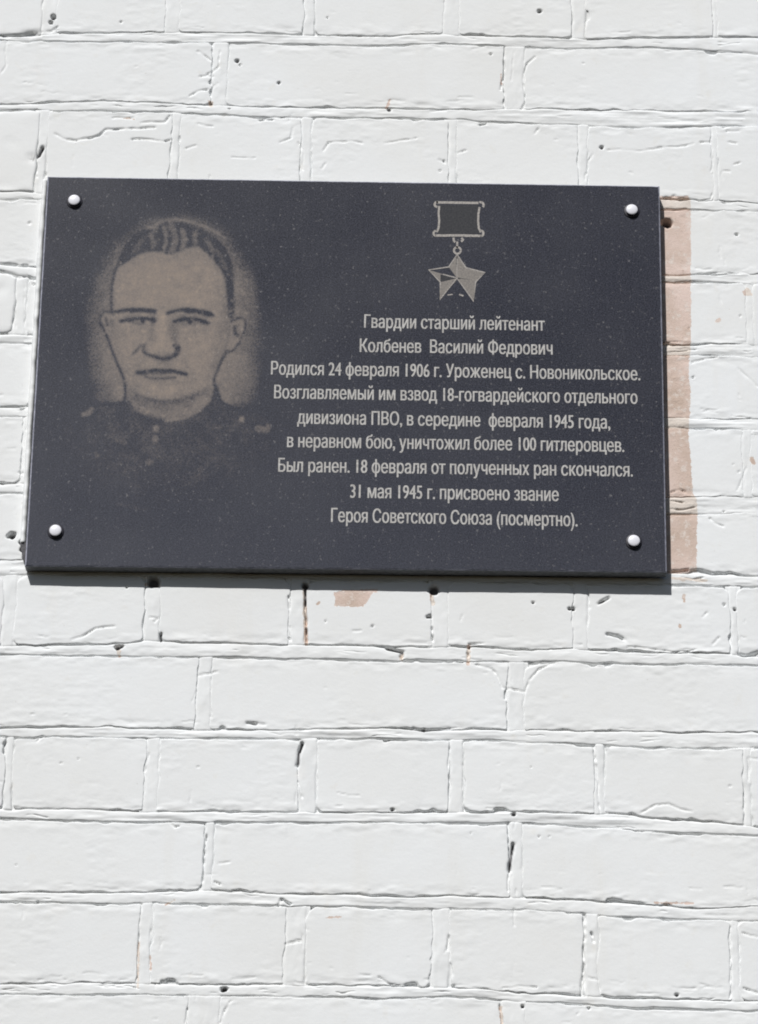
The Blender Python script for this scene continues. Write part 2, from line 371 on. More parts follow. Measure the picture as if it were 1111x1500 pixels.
def wall_material():
    m, nt, p = mat('whitewashed_brick')
    geo = N(nt, 'ShaderNodeNewGeometry').outputs['Position']
    big = noise(nt, 5, 4, .6, geo); mid = noise(nt, 60, 4, .6, geo)
    paint = mix(nt, ramp(nt, big, .3, .7), (.76, .765, .755), (.795, .812, .822))
    paint = mix(nt, ramp(nt, mid, .62, .85), paint, (.745, .735, .70))
    mps = N(nt, 'ShaderNodeMapping'); mps.inputs['Scale'].default_value = (1, 1, .16); nt.links.new(geo, mps.inputs['Vector'])
    paint = mix(nt, math_(nt, 'MULTIPLY', ramp(nt, noise(nt, 26, 4, .65, mps.outputs[0]), .56, .82), .5), paint, (.735, .725, .69))
    paint = mix(nt, math_(nt, 'MULTIPLY', ramp(nt, noise(nt, 19, 4, .7, geo), .62, .80), .35), paint, (.74, .70, .665))
    paint = mix(nt, math_(nt, 'MULTIPLY', ramp(nt, noise(nt, 360, 2, .5, geo), .74, .80), .5), paint, (.55, .53, .50))
    at_ = N(nt, 'ShaderNodeAttribute', attribute_name='bare').outputs['Fac']
    e1 = noise(nt, 260, 4, .65, geo); e2 = noise(nt, 900, 2, .5, geo)
    sd_ = math_(nt, 'MULTIPLY_ADD', e1, 5.0, at_); sd_ = math_(nt, 'SUBTRACT', sd_, 2.5)
    bm = ramp(nt, sd_, -.15, .2)
    speck = noise(nt, 420, 3, .7, geo, .6)
    # residue of white left on the bare brick
    res = ramp(nt, math_(nt, 'MULTIPLY_ADD', noise(nt, 130, 4, .7, geo), 1.0, math_(nt, 'MULTIPLY', speck, .25)), .66, .76)
    bc = mix(nt, ramp(nt, noise(nt, 14, 4, .6, geo), .40, .60), (.55, .435, .365), (.715, .58, .52))
    bc = mix(nt, ramp(nt, speck, .62, .75), bc, (.37, .27, .21))
    bc = mix(nt, math_(nt, 'MULTIPLY', res, .6), bc, (.75, .69, .64))
    jt = N(nt, 'ShaderNodeAttribute', attribute_name='joint').outputs['Fac']
    bc = mix(nt, math_(nt, 'MULTIPLY', jt, .75), bc, (.72, .67, .61))
    col = mix(nt, bm, paint, bc)
    hshade = N(nt, 'ShaderNodeAttribute', attribute_name='hole_shade').outputs['Fac']
    col = mix(nt, math_(nt, 'MULTIPLY', hshade, .92), col, (.055, .05, .055))  # near-black shade of the holes and gaps, painted into the colour
    nt.links.new(col, p.inputs['Base Color'])
    p.inputs['Roughness'].default_value = .95; p.inputs['Specular IOR Level'].default_value = .08
    # brush and sand relief of the lime wash
    mp = N(nt, 'ShaderNodeMapping'); mp.inputs['Scale'].default_value = (1, 1, 1.7); nt.links.new(geo, mp.inputs['Vector'])
    h1 = noise(nt, 95, 4, .6, mp.outputs[0]); h2 = noise(nt, 330, 3, .6, geo); h3 = noise(nt, 28, 3, .5, geo)
    hh = math_(nt, 'ADD', math_(nt, 'MULTIPLY', h1, .5), math_(nt, 'MULTIPLY', h3, .45))
    hh = math_(nt, 'MULTIPLY_ADD', h2, .42, hh)
    hh = math_(nt, 'MULTIPLY_ADD', noise(nt, 1100, 2, .6, geo), .16, hh)
    hh = math_(nt, 'MULTIPLY_ADD', ramp(nt, noise(nt, 520, 2, .5, geo), .27, .20), -.9, hh)
    hh = math_(nt, 'MULTIPLY_ADD', bm, -.7, hh)
    hh = math_(nt, 'MULTIPLY_ADD', math_(nt, 'MULTIPLY', bm, speck), 2.4, hh)
    nt.links.new(bump(nt, hh, .0010, .27), p.inputs['Normal'])
    return m
WALL = wall_material()

def granite_material():
    m, nt, p = mat('polished_black_granite')
    geo = N(nt, 'ShaderNodeNewGeometry').outputs['Position']
    tone = N(nt, 'ShaderNodeAttribute', attribute_name='tone').outputs['Fac']
    g = noise(nt, 900, 3, .7, geo); g2 = noise(nt, 330, 4, .7, geo); big = noise(nt, 9, 4, .6, geo)
    base = mix(nt, ramp(nt, g, .38, .68), (.004, .005, .010), (.062, .065, .088))
    base = mix(nt, math_(nt, 'MULTIPLY', ramp(nt, big, .35, .75), .14), base, (.085, .085, .095))
    dust = ramp(nt, g2, .61, .72)
    base = mix(nt, math_(nt, 'MULTIPLY', dust, .6), base, (.27, .26, .26))
    mp = N(nt, 'ShaderNodeMapping'); mp.inputs['Scale'].default_value = (1, 1, .12); nt.links.new(geo, mp.inputs['Vector'])
    strk = ramp(nt, noise(nt, 210, 4, .65, mp.outputs[0]), .52, .80)
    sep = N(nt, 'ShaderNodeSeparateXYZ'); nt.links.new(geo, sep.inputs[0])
    low_sheen = ramp(nt, math_(nt, 'ADD', sep.outputs['Z'], math_(nt, 'MULTIPLY', sep.outputs['X'], .35)), 2.62, 2.28)  # sun sheen towards the lower left, put into the base colour
    base = mix(nt, math_(nt, 'MULTIPLY_ADD', low_sheen, .24, math_(nt, 'MULTIPLY', strk, .09)), base, (.125, .13, .155))
    # laser dots of the engraving
    st = math_(nt, 'MULTIPLY_ADD', math_(nt, 'SUBTRACT', noise(nt, 650, 4, .8, geo), .5), .85, tone)
    st = math_(nt, 'MULTIPLY', ramp(nt, st, .02, .95), ramp(nt, tone, .01, .10))
    col = mix(nt, st, base, (.305, .243, .195))
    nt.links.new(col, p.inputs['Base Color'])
    rg = math_(nt, 'MULTIPLY_ADD', st, .4, .22); rg = math_(nt, 'MULTIPLY_ADD', big, .10, rg)
    nt.links.new(rg, p.inputs['Roughness']); p.inputs['IOR'].default_value = 1.5
    p.inputs['Specular IOR Level'].default_value = .28
    nt.links.new(bump(nt, noise(nt, 900, 3, .6, geo), .0002, .2), p.inputs['Normal'])
    return m
GRAN = granite_material()
def simple(name, col, rough, var=0, scale=200, spec=.5, metal=0, col2=None, bd=0):
    m, nt, p = mat(name)
    geo = N(nt, 'ShaderNodeNewGeometry').outputs['Position']
    c2 = col2 or tuple(c*(1-var) for c in col)
    nt.links.new(mix(nt, ramp(nt, noise(nt, scale, 4, .65, geo), .35, .7), col, c2), p.inputs['Base Color'])
    p.inputs['Roughness'].default_value = rough; p.inputs['Specular IOR Level'].default_value = spec; p.inputs['Metallic'].default_value = metal
    if bd: nt.links.new(bump(nt, noise(nt, scale*1.6, 3, .6, geo), bd, .6), p.inputs['Normal'])
    return m
EDGE = simple('honed_granite_edge', (.20, .21, .26), .45, scale=260, col2=(.42, .42, .50), bd=.0003)
SIDE = simple('sawn_granite_side', (.075, .08, .085), .5, scale=300, col2=(.16, .165, .17), bd=.0004)
LETTER = simple('engraved_letter_fill', (.56, .55, .53), .8, scale=520, spec=.2, col2=(.33, .315, .30), bd=.0002)
MEDAL = simple('engraved_emblem', (.44, .41, .375), .7, scale=620, col2=(.17, .155, .15))
MEDAL_MID = simple('engraved_emblem_mid', (.25, .225, .20), .7, scale=620, col2=(.13, .12, .115))
MEDAL_DIM = simple('engraved_emblem_dim', (.068, .068, .072), .7, scale=620, spec=.1, col2=(.03, .032, .038))
CAP = simple('white_bolt_cap', (.80, .80, .85), .32, .06, 300)
WASH = simple('dark_washer', (.02, .018, .028), .5, .2, 300)
NOTCH_SHADE = simple('notch_shade_dark', (.045, .043, .052), .55, .2, 240, bd=.0006)  # dark colour of the added piece that stands for a shaded notch

# ------------------------------------------------------------------ mesh helpers
def mesh_obj(name, V, F, material, parent=None, attrs=None, smooth=True):
    V = np.asarray(V, np.float32).reshape(-1, 3)
    me = bpy.data.meshes.new(name)
    if isinstance(F, np.ndarray):
        k = F.shape[1]; me.vertices.add(len(V)); me.vertices.foreach_set('co', V.ravel())
        me.loops.add(F.size); me.loops.foreach_set('vertex_index', F.ravel().astype(np.int32))
        me.polygons.add(len(F)); me.polygons.foreach_set('loop_start', np.arange(0, F.size, k, dtype=np.int32))
    else:
        me.from_pydata([tuple(map(float, v)) for v in V], [], F)
    if smooth: me.polygons.foreach_set('use_smooth', np.ones(len(me.polygons), bool))
    for a, vals in (attrs or {}).items():
        at_ = me.attributes.new(a, 'FLOAT', 'POINT'); at_.data.foreach_set('value', np.asarray(vals, np.float32).ravel())
    me.update(calc_edges=True); me.validate()
    for mm in (material if isinstance(material, (list, tuple)) else [material]): me.materials.append(mm)
    o = bpy.data.objects.new(name, me); COL.objects.link(o)
    if parent: o.parent = parent
    return o
def grid_faces(n, m, off=0):
    i = np.arange(n-1)[:, None]*m + np.arange(m-1)[None, :]
    i = i.ravel()+off
    return np.stack([i, i+1, i+m+1, i+m], 1)
def empty(name, loc, label, cat):
    o = bpy.data.objects.new(name, None); COL.objects.link(o); o.location = loc
    o.empty_display_size = .1; o['label'] = label; o['category'] = cat
    return o
def attach(o, parent):      # meshes are written in world metres: keep them where they are
    o.parent = parent; o.matrix_parent_inverse = Matrix.Translation(parent.location).inverted()

wall = empty('brick_wall', (0, 0, ZB-1.6), 'rough brick wall under thick whitewash, carrying the black plaque, bare strip of brick at its right', 'wall')

FX0, FX1 = wx(0, 1500)-.012, wx(1111, 1500)+.012
FZ0, FZ1 = wz(555, 1500)-.015, wz(555, 0)+.015

def edge_lines(L, step, ex):
    a = [-ex, -ex*.5, 0, .35*MM, .7*MM, 1.1*MM, 1.6*MM, 2.2*MM, 3.0*MM, 4.0*MM] if step < .002 else [-ex, 0, 1*MM, 2.4*MM, 4.5*MM]
    a = np.array(a); mid = np.linspace(a[-1], L-a[-1], max(2, int((L-2*a[-1])/step)))[1:-1]
    return np.concatenate([a, mid, L-a[::-1]])

def make_brick(k, xa, xb, idx):
    rs = np.random.RandomState(1000+k*97+idx)
    zmid = float(bed_bot(k, np.array([(xa+xb)/2]))[0])
    infr = (xb > FX0) and (xa < FX1) and zmid > FZ0 and float(bed_top(k+1, np.array([(xa+xb)/2]))[0]) < FZ1
    step = 1.05*MM if infr else 4*MM
    ex = .9*MM
    Hm = float(np.mean(bed_bot(k, np.linspace(xa, xb, 9))-bed_top(k+1, np.linspace(xa, xb, 9))))
    U = edge_lines(xb-xa, step, ex); V = edge_lines(Hm, step, ex)
    X = np.repeat((xa+U)[:, None], len(V), 1)
    zt = bed_bot(k, xa+U)[:, None]; zb = bed_top(k+1, xa+U)[:, None]
    Z = zt-(zt-zb)*(V/Hm)[None, :]
    # slight lean of the brick ends
    lean = rs.uniform(-1.2, 1.2, 2)*MM
    X = X+(V/Hm-.5)[None, :]*(lean[0]*(1-(U/(xb-xa)))+lean[1]*(U/(xb-xa)))[:, None]
    X, Z = warp(X, Z)
    # distance inside a rounded rectangle
    u = U[:, None]+0*V[None]; v = V[None]+0*U[:, None]
    W_ = xb-xa
    rc = rs.choice([1, 2, 3.5, 6.5], 4, p=[.35, .3, .22, .13])*MM
    if k == 8: rc[0] = rc[2] = 8*MM
    r = np.where(u < W_/2, np.where(v < Hm/2, rc[0], rc[1]), np.where(v < Hm/2, rc[2], rc[3]))
    dx = np.minimum(u, W_-u); dz = np.minimum(v, Hm-v)
    cxr = np.maximum(r-dx, 0); czr = np.maximum(r-dz, 0)
    e = np.where((cxr > 0) & (czr > 0), r-np.hypot(cxr, czr), np.minimum(dx, dz))
    f = fill(X, Z)
    e = e+(.75*fbm(X, Z, .010, 11, 3)-.9*np.abs(fbm(X, Z, .035, 15, 2)))*MM
    chip = sstep(.45, 1.0, fbm(X, Z, .028, 23, 4))*3.4*MM
    e = e-chip*(1-f)
    fe = np.where(dx < dz, np.maximum(f, hfill(X, Z, k)), f)
    R = (.75+.6*(fbm(X, Z, .05, 41, 2)))*MM*(1-.6*fe)+.25*MM
    R = np.maximum(R, .3*MM)
    t = np.clip(1-e/R, 0, 1)
    drop = R*.85*(1-np.sqrt(np.maximum(1-np.minimum(t, .995)**2, 0)))
    drop = np.where(e < 0, R*.8+np.minimum(-e*5, 8*MM), drop)
    tilt = rs.uniform(-.45, .45, 2)*MM
    h = macro(X, Z)+rs.uniform(-.15, .30)*MM + tilt[0]*(u/W_-.5)+tilt[1]*(v/Hm-.5)
    h = h+.16*MM*fbm(X, Z, .07, 51+idx % 5, 2)+.05*MM*fbm(X, Z, .012, 53, 3)
    # pillow: faces worn towards their edges
    h = h-.10*MM*(1-sstep(0, 6*MM, np.maximum(e, 0)))*(1-f)
    # flaky paint ridges near the lower and upper edges
    near = 1-sstep(2*MM, 15*MM, dz)
    h = h+near*.42*MM*fbm(X*.38, Z, .006, 61, 3)
    low_ = 1-sstep(3*MM, 11*MM, Hm-v)
    h = h+low_*.5*MM*(fbm(X*.25, Z, .005, 63, 3))*sstep(-.2, .5, fbm(X, Z, .06, 64, 2))
    rough = sstep(.15, .7, fbm(X, Z, .05, 67, 2))
    h = h+rough*.17*MM*fbm(X*.8, Z*1.8, .008, 68, 3)
    h = h-drop
    h = carve(X, Z, h)
    h = np.maximum(h, -.013)
    P = np.stack([X, -h, Z], -1)
    n, m = X.shape
    F = grid_faces(n, m)
    # skirt down to the back of the brick
    ring = np.concatenate([np.arange(m), np.arange(1, n)*m+m-1, (n-1)*m+np.arange(m-2, -1, -1), np.arange(n-2, 0, -1)*m])
    Pf = P.reshape(-1, 3); bk = Pf[ring].copy(); bk[:, 1] = .045
    nb = len(ring); a = ring; b = np.roll(ring, -1); c = np.arange(nb)+n*m; d = np.roll(c, -1)
    F2 = np.stack([b, a, c, d], 1)
    Vv = np.concatenate([Pf, bk]); ba = bare(Vv[:, 0], Vv[:, 2])
    o = mesh_obj('brick', Vv, np.concatenate([F[:, ::-1], F2[:, ::-1]]), WALL, None, {'bare': ba, 'hole_shade': hole_shade(Vv[:, 0], Vv[:, 2])})
    attach(o, wall)
    return o

nb = 0
for k in range(K0, K1+1):
    hs = heads[k]
    for i in range(len(hs)-1):
        make_brick(k, hs[i][1], hs[i+1][0], i); nb += 1

# mortar: one heightfield strip for every bed joint and every head joint, welded into one part
MV = []; MF = []; off = 0
def add_grid(X, h, Z):
    global off
    P = np.stack([X, -h, Z], -1); n, m = X.shape
    MV.append(P.reshape(-1, 3)); MF.append(grid_faces(n, m, off)[:, ::-1]); off += n*m
TK = 3.6*MM
for k in range(K0+1, K1+1):
    for xs, zone in ((np.arange(XL-.02, FX0, 4*MM), 0), (np.arange(FX0-.002, FX1+.002, 1.2*MM), 1), (np.arange(FX1, XR+.02, 4*MM), 0)):
        fine = zone and 1 <= k <= 14
        if zone and not fine: xs = np.arange(FX0-.002, FX1+.002, 4*MM)
        zt = bed_top(k, xs)+TK; zb = bed_bot(k, xs)-TK
        nT = 38 if fine else 12
        q = np.linspace(0, 1, nT)[None, :]
        Z = zt[:, None]*(1-q)+zb[:, None]*q; X = np.repeat(xs[:, None], nT, 1)
        J = (zt-zb-2*TK)[:, None]
        s = (zt[:, None]-TK-Z)               # distance below the upper edge
        t = s/J
        f = fill(X, Z)
        # where head joints meet this bed the grooves fade out
        mt = np.zeros_like(xs); mb = np.zeros_like(xs)
        for a, b in heads[k-1]: mt = np.maximum(mt, sstep(a-.002, a+.002, xs)*(1-sstep(b-.002, b+.002, xs)))
        if k in heads:
            for a, b in heads[k]: mb = np.maximum(mb, sstep(a-.002, a+.002, xs)*(1-sstep(b-.002, b+.002, xs)))
        X, Z = warp(X, Z)
        At = (1.35+1.25*fbm(X, Z*0+k, .05, 81, 3))*MM*(1-.8*mt[:, None]); At = np.clip(At, .1*MM, 3*MM)*(1-.85*f)
        Ab = (1.65+1.2*fbm(X, Z*0+k, .06, 91, 3))*MM*(1-.8*mb[:, None]); Ab = np.clip(Ab, .15*MM, 3*MM)*(1-.85*f)
        wob = .55*MM*fbm(X, Z*0+k*.1, .010, 95, 4)
        h = macro(X, Z)-.50*MM+.55*MM*np.sqrt(np.clip(1-(2*t-1.06)**2, 0, 1))*(1-f)+.40*MM*f
        h = h-At*np.exp(-((s-.15*MM+wob)/(.75*MM))**2)
        h = h-Ab*np.exp(-((J-s-.15*MM+wob)/(.72*MM))**2)
        h = h+.30*MM*fbm(X*.5, Z, .007, 101, 3)+.22*MM*fbm(X, Z, .02, 103, 2)+.6*MM*fbm(X*.12, Z, .0045, 104, 2)*sstep(-.5, .4, fbm(X, Z*0+k, .09, 105, 2))
        out = np.maximum(np.maximum(-s, s-J), 0)
        h = h-np.clip(out/(.8*MM), 0, 1)*(2.5*MM)*(1-.93*f)-.2*MM*f*(out > 0)
        h = carve(X, Z, h)
        add_grid(X, h, Z)
for k in range(K0, K1+1):
    for a, b in heads[k]:
        xm = (a+b)/2
        z1 = float(bed_bot(k, np.array([xm]))[0])+3*MM; z0 = float(bed_top(k+1, np.array([xm]))[0])-3*MM
        fine = FX0-.02 < xm < FX1+.02 and z1 > FZ0-.02 and z0 < FZ1+.02
        nT = (max(14, int((b-a+2*TK)/(.75*MM)))) if fine else 8
        zs = np.arange(z0, z1, 1.2*MM if fine else 4*MM)
        xs = np.linspace(a-TK, b+TK, nT)
        X = np.repeat(xs[:, None], len(zs), 1); Z = np.repeat(zs[None], nT, 0)
        J = b-a; s = X-a; t = s/J; f = np.maximum(fill(X, Z), hfill(X*0+xm, Z, k))
        X, Z = warp(X, Z)
        Al = np.clip((.95+1.35*fbm(X*0+k*.3+xm, Z, .035, 111, 3)), .05, 2.6)*MM*(1-.72*f)
        Ar = np.clip((.15+1.2*fbm(X*0+k*.3+xm, Z, .035, 121, 3)), .0, 2.0)*MM*(1-.85*f)
        wob = .7*MM*fbm(X*0+xm, Z, .012, 125, 4)
        h = macro(X, Z)-.55*MM+.35*MM*np.sqrt(np.clip(1-(2*t-1)**2, 0, 1))*(1-f)+.45*MM*f
        h = h-Al*np.exp(-((s-.3*MM+wob)/(.75*MM))**2)-Ar*np.exp(-((J-s-.3*MM+wob)/(.7*MM))**2)
        h = h+.28*MM*fbm(X, Z*.6, .008, 131, 3)+.3*MM*fbm(X, Z, .018, 133, 2)
        out = np.maximum(np.maximum(-s, s-J), 0)
        h = h-np.clip(out/(.8*MM), 0, 1)*(2.5*MM)*(1-.93*f)-.2*MM*f*(out > 0)
        endf = 1-np.minimum(sstep(0, 3*MM, zs[None]-z0), sstep(0, 3*MM, z1-zs[None]))
        h = h-endf*2.0*MM
        h = carve(X, Z, h)
        add_grid(X, h, Z)
MVc = np.concatenate(MV)
mo = mesh_obj('mortar', MVc, np.concatenate(MF), WALL, None, {'bare': bare(MVc[:, 0], MVc[:, 2]), 'joint': np.ones(len(MVc)), 'hole_shade': hole_shade(MVc[:, 0], MVc[:, 2])})
attach(mo, wall)
# solid core behind bricks and joints
def box_vf(x0, x1, y0, y1, z0, z1):
    V = [(x, y, z) for x in (x0, x1) for y in (y0, y1) for z in (z0, z1)]
    return V, [(0,1,3,2), (4,6,7,5), (0,4,5,1), (2,3,7,6), (0,2,6,4), (1,5,7,3)]
zlo = float(bed_top(K1+1, np.array([0.]))[0])+.004; zhi = float(bed_bot(K0, np.array([0.]))[0])-.004
V, F = box_vf(XL, XR, .014, .12, zlo, zhi)
core = mesh_obj('wall_core', V, F, WALL, None, {'bare': [-8]*8}, smooth=False); attach(core, wall)

# ------------------------------------------------------------------ the plaque
T = 0.0145; TB = 0.0026                     # front and back of the slab, metres in front of the wall
def ap(px, py, Y=-T):
    P = at([px], [py], Y)[0]; return (float(P[0]), float(P[2]))
cTL, cTR, cBR, cBL = ap(70, 258), ap(966.5, 272), ap(977.2, 838), ap(36.6, 829)
plaque = empty('memorial_plaque', ((cTL[0]+cBR[0])/2, -TB, cBR[1]),
    'black granite memorial plaque with engraved portrait, star medal and Cyrillic lines, bolted to the wall', 'plaque')

# slab: front face as a few polygons, chamfer, sides
def slab():
    c = .0011; corners = [cTL, cTR, cBR, cBL]
    mx = sum(p[0] for p in corners)/4; mz = sum(p[1] for p in corners)/4
    def inset(d): return [(p[0]+(d if p[0] < mx else -d), p[1]+(d if p[1] < mz else -d)) for p in corners]
    def sub(ring, n=60):                  # subdivided ring with slightly chipped arris
        out = []
        for i in range(4):
            a, b = ring[i], ring[(i+1) % 4]
            for k in range(n): t = k/n; out.append((a[0]+(b[0]-a[0])*t, a[1]+(b[1]-a[1])*t))
        return out
    rs = np.random.RandomState(4)
    A = sub(inset(c)); B = sub(corners); n = len(A)
    V = []; 
    for (x, z) in A:
        j = abs(rs.normal(0, .00012)); V.append((x+(j if x < mx else -j), -T, z+(j if z < mz else -j)))
    for (x, z) in B: V.append((x, -T+c+rs.uniform(-1, 1)*.00015, z))
    for (x, z) in B: V.append((x, -TB, z))
    F = [tuple(range(n))[::-1]] + [tuple(range(2*n, 3*n))]
    idx = [0, 2]
    for r in (0, 1):
        for i in range(n):
            j = (i+1) % n; F.append((r*n+i, r*n+j, (r+1)*n+j, (r+1)*n+i)); idx.append(1 if r == 0 else 2)
    o = mesh_obj('slab', V, F, [GRAN, EDGE, SIDE], None, {'tone': [0]*len(V)}, smooth=False)
    o.data.polygons.foreach_set('material_index', idx)
    import bmesh
    bm = bmesh.new(); bm.from_mesh(o.data); bmesh.ops.recalc_face_normals(bm, faces=bm.faces); bm.to_mesh(o.data); bm.free()
    attach(o, plaque); return o
slab()
# added dark piece standing in for the shaded notch at the lower left corner
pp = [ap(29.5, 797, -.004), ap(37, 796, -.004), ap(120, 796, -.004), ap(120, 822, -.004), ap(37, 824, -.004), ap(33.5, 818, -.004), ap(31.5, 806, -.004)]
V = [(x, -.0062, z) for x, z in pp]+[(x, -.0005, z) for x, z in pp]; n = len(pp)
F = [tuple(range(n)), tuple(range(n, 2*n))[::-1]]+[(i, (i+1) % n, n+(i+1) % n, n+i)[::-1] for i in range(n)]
o = mesh_obj('notch_shade', V, F, NOTCH_SHADE, None, smooth=False); attach(o, plaque)

# added white bead standing for the sunlit left side of the slab
def bead(pts, w, d, name):
    P = [ap(a, b, -.006) for a, b in pts]; q = []
    for (ax, az), (bx, bz) in zip(P[:-1], P[1:]):
        n_ = max(1, int(math.hypot(bx-ax, bz-az)/.0016))
        q += [(ax+(bx-ax)*i/n_, az+(bz-az)*i/n_) for i in range(n_)]
    q.append(P[-1]); q = np.array(q); n = len(q)
    d_ = np.gradient(q, axis=0); d_ /= np.linalg.norm(d_, axis=1)[:, None]; nx, nz = -d_[:, 1], d_[:, 0]
    m = 10; V = np.zeros((n, m, 3))
    for j in range(m):
        a = math.pi*j/(m-1); lat = math.cos(a); hi = math.sin(a)**.6
        ww = w*(1+.16*fbm(q[:, 0], q[:, 1], .014, 7)); dd = d*(1+.12*fbm(q[:, 0], q[:, 1], .010, 8))
        V[:, j, 0] = q[:, 0]+nx*ww*lat; V[:, j, 2] = q[:, 1]+nz*ww*lat; V[:, j, 1] = .001-dd*hi
    Vf = V.reshape(-1, 3); F = grid_faces(n, m)
    F = [tuple(map(int, f)) for f in F]+[tuple(range(m))[::-1], tuple(range((n-1)*m, n*m))]
    o = mesh_obj(name, Vf, F, WALL, None, {'bare': [-8]*len(Vf)})
    import bmesh
    bm = bmesh.new(); bm.from_mesh(o.data); bmesh.ops.recalc_face_normals(bm, faces=bm.faces); bm.to_mesh(o.data); bm.free()
    attach(o, wall); return o
bead([(66, 262), (60, 350), (51, 500), (42, 650), (33.5, 795)], .0026, .0078, 'lit_side_bead')

# ---- the engraved portrait: a fine sheet whose 'tone' is how densely the stone is pecked
px0, px1, py0, py1 = 78., 402., 292., 770.
nx_, nz_ = 330, 470
PX, PY = np.meshgrid(np.linspace(px0, px1, nx_), np.linspace(py0, py1, nz_), indexing='ij')
ZX = (PX-100)/.27; ZY = (PY-290)/.27            # drawing coordinates
def blur(a, r):
    for _ in range(2):
        for ax in (0, 1):
            k = max(1, int(r)); c = np.cumsum(np.concatenate([np.repeat(np.take(a, [0], ax), k+1, ax), a, np.repeat(np.take(a, [-1], ax), k, ax)], ax), ax)
            n_ = a.shape[ax]
            a = (np.take(c, range(2*k+1, 2*k+1+n_), ax)-np.take(c, range(0, n_), ax))/(2*k+1)
    return a
def poly(pts, soft=1): return blur(in_poly(ZX, ZY, smooth_closed(pts)).astype(float), soft)
def smooth_closed(p, it=2):
    p = [tuple(map(float, q)) for q in p]
    for _ in range(it):
        r = []
        for i in range(len(p)):
            a, b = p[i], p[(i+1) % len(p)]
            r += [(a[0]*.75+b[0]*.25, a[1]*.75+b[1]*.25), (a[0]*.25+b[0]*.75, a[1]*.25+b[1]*.75)]
        p = r
    return p
def smooth_open(p, it=2):
    for _ in range(it):
        r = [p[0]]
        for a, b in zip(p[:-1], p[1:]): r += [(a[0]*.75+b[0]*.25, a[1]*.75+b[1]*.25), (a[0]*.25+b[0]*.75, a[1]*.25+b[1]*.75)]
        p = r+[p[-1]]
    return p
def stroke(pts, w, soft=4.):
    d = seg_dist(ZX, ZY, smooth_open([tuple(map(float, q)) for q in pts])); return 1-sstep(w-soft*.5, w+soft, d)
def lay(T_, m, v, a=1.0): return T_*(1-m*a)+v*m*a
r = (np.abs((ZX-575)/500)**2.6+np.abs((ZY-760)/690)**2.6)**(1/2.6)
halo = (1-sstep(.60, 1.04, r+.05*fbm(ZX, ZY, 160, 3)))
low = 1-sstep(1060, 1125, ZY+.1*np.abs(ZX-575)*0)
t_ = .40*halo*(1-sstep(1090, 1160, ZY))
t_ = np.maximum(t_, .0)
# shoulders and tunic
tunic = poly([(40,1135),(150,1115),(300,1115),(318,1060),(330,1130),(420,1190),(560,1215),(680,1180),(770,1100),(790,1000),(815,1030),(835,1125),(930,1145),(1030,1170),(1140,1220),(1200,1800),(-200,1800),(-150,1240)], 2)
t_ = lay(t_, tunic, .0)
t_ = t_+.085*tunic*(1-sstep(.5, 1.35, np.hypot((ZX-560)/600, (ZY-1250)/420)))*(.7+.4*fbm(ZX, ZY, 60, 12, 3))
# neck
neck = poly([(315,1000),(320,1110),(400,1175),(560,1210),(690,1175),(770,1090),(785,985),(600,940),(420,950)], 2)
t_ = lay(t_, neck, .33)
# head
face = poly([(240,620),(232,520),(250,430),(300,350),(420,290),(560,300),(700,250),(820,330),(885,450),(895,600),(880,720),(860,830),(830,880),(800,960),(765,1020),(690,1065),(600,1092),(480,1090),(400,1070),(330,1010),(300,960),(262,880),(235,800),(205,720)], 1)
t_ = lay(t_, face, .52)
earL = poly([(175,640),(200,615),(245,630),(250,700),(235,790),(205,730),(178,690)], 1); t_ = lay(t_, earL, .44)
earR = poly([(880,670),(920,645),(965,655),(960,720),(935,780),(900,830),(862,830),(868,740)], 1); t_ = lay(t_, earR, .43)
# modelling of the face
t_ = t_-.18*stroke([(880,500),(880,700),(845,840),(790,950)], 34, 55)*face
t_ = t_-.12*stroke([(245,560),(235,720),(285,880),(320,980)], 16, 36)*face
t_ = t_-.11*stroke([(370,1080),(450,1100),(560,1105),(660,1085),(740,1040)], 16, 24)
t_ = t_+.07*stroke([(430,1150),(520,1165),(640,1150),(740,1090)], 10, 26)*neck
t_ = t_-.11*stroke([(370,1070),(430,1098),(520,1110),(610,1100),(680,1070)], 5, 22)
t_ = t_+.06*stroke([(380,430),(520,390),(680,420)], 60, 90)*face
t_ = t_+.08*stroke([(500,700),(505,780)], 14, 26)+.09*stroke([(470,820),(540,815)], 14, 20)
t_ = t_-.07*stroke([(450,680),(455,760)], 10, 22)-.09*stroke([(575,680),(570,770)], 12, 24)
t_ = t_-.08*stroke([(250,680),(330,720),(440,715)], 10, 26)-.08*stroke([(560,720),(660,730),(760,715)], 10, 26)
t_ = t_+.07*stroke([(300,800),(330,860)], 26, 40)*face+.06*stroke([(700,800),(720,880)], 36, 46)*face
t_ = lay(t_, poly([(415,835),(450,850),(520,858),(600,825),(598,850),(570,874),(520,888),(455,872)], 2), .14, .9)
t_ = t_-.16*stroke([(600,650),(740,665)], 16, 24)-.14*stroke([(310,655),(460,668)], 14, 22)-.10*stroke([(480,905),(560,905)], 10, 18)-.08*stroke([(450,1000),(580,1000)], 8, 16)
t_ = t_-.09*stroke([(640,640),(740,660)], 20, 30)-.06*stroke([(330,650),(440,655)], 16, 24)
t_ = t_+.06*stroke([(480,1035),(560,1035)], 22, 30)
t_ = t_-.13*stroke([(470,640),(462,700),(440,770)], 8, 26)-.12*stroke([(560,650),(575,720),(590,790)], 8, 30)
t_ = t_+.10*stroke([(510,640),(512,720),(505,790)], 12, 22)+.09*stroke([(420,560),(560,520),(700,560)], 26, 50)*face
t_ = t_-.10*stroke([(400,900),(360,960),(380,1020)], 10, 34)*face-.10*stroke([(640,900),(680,960),(650,1020)], 10, 36)*face
t_ = t_-.09*stroke([(270,440),(340,360),(450,315),(560,325),(700,285),(800,360)], 12, 34)*face
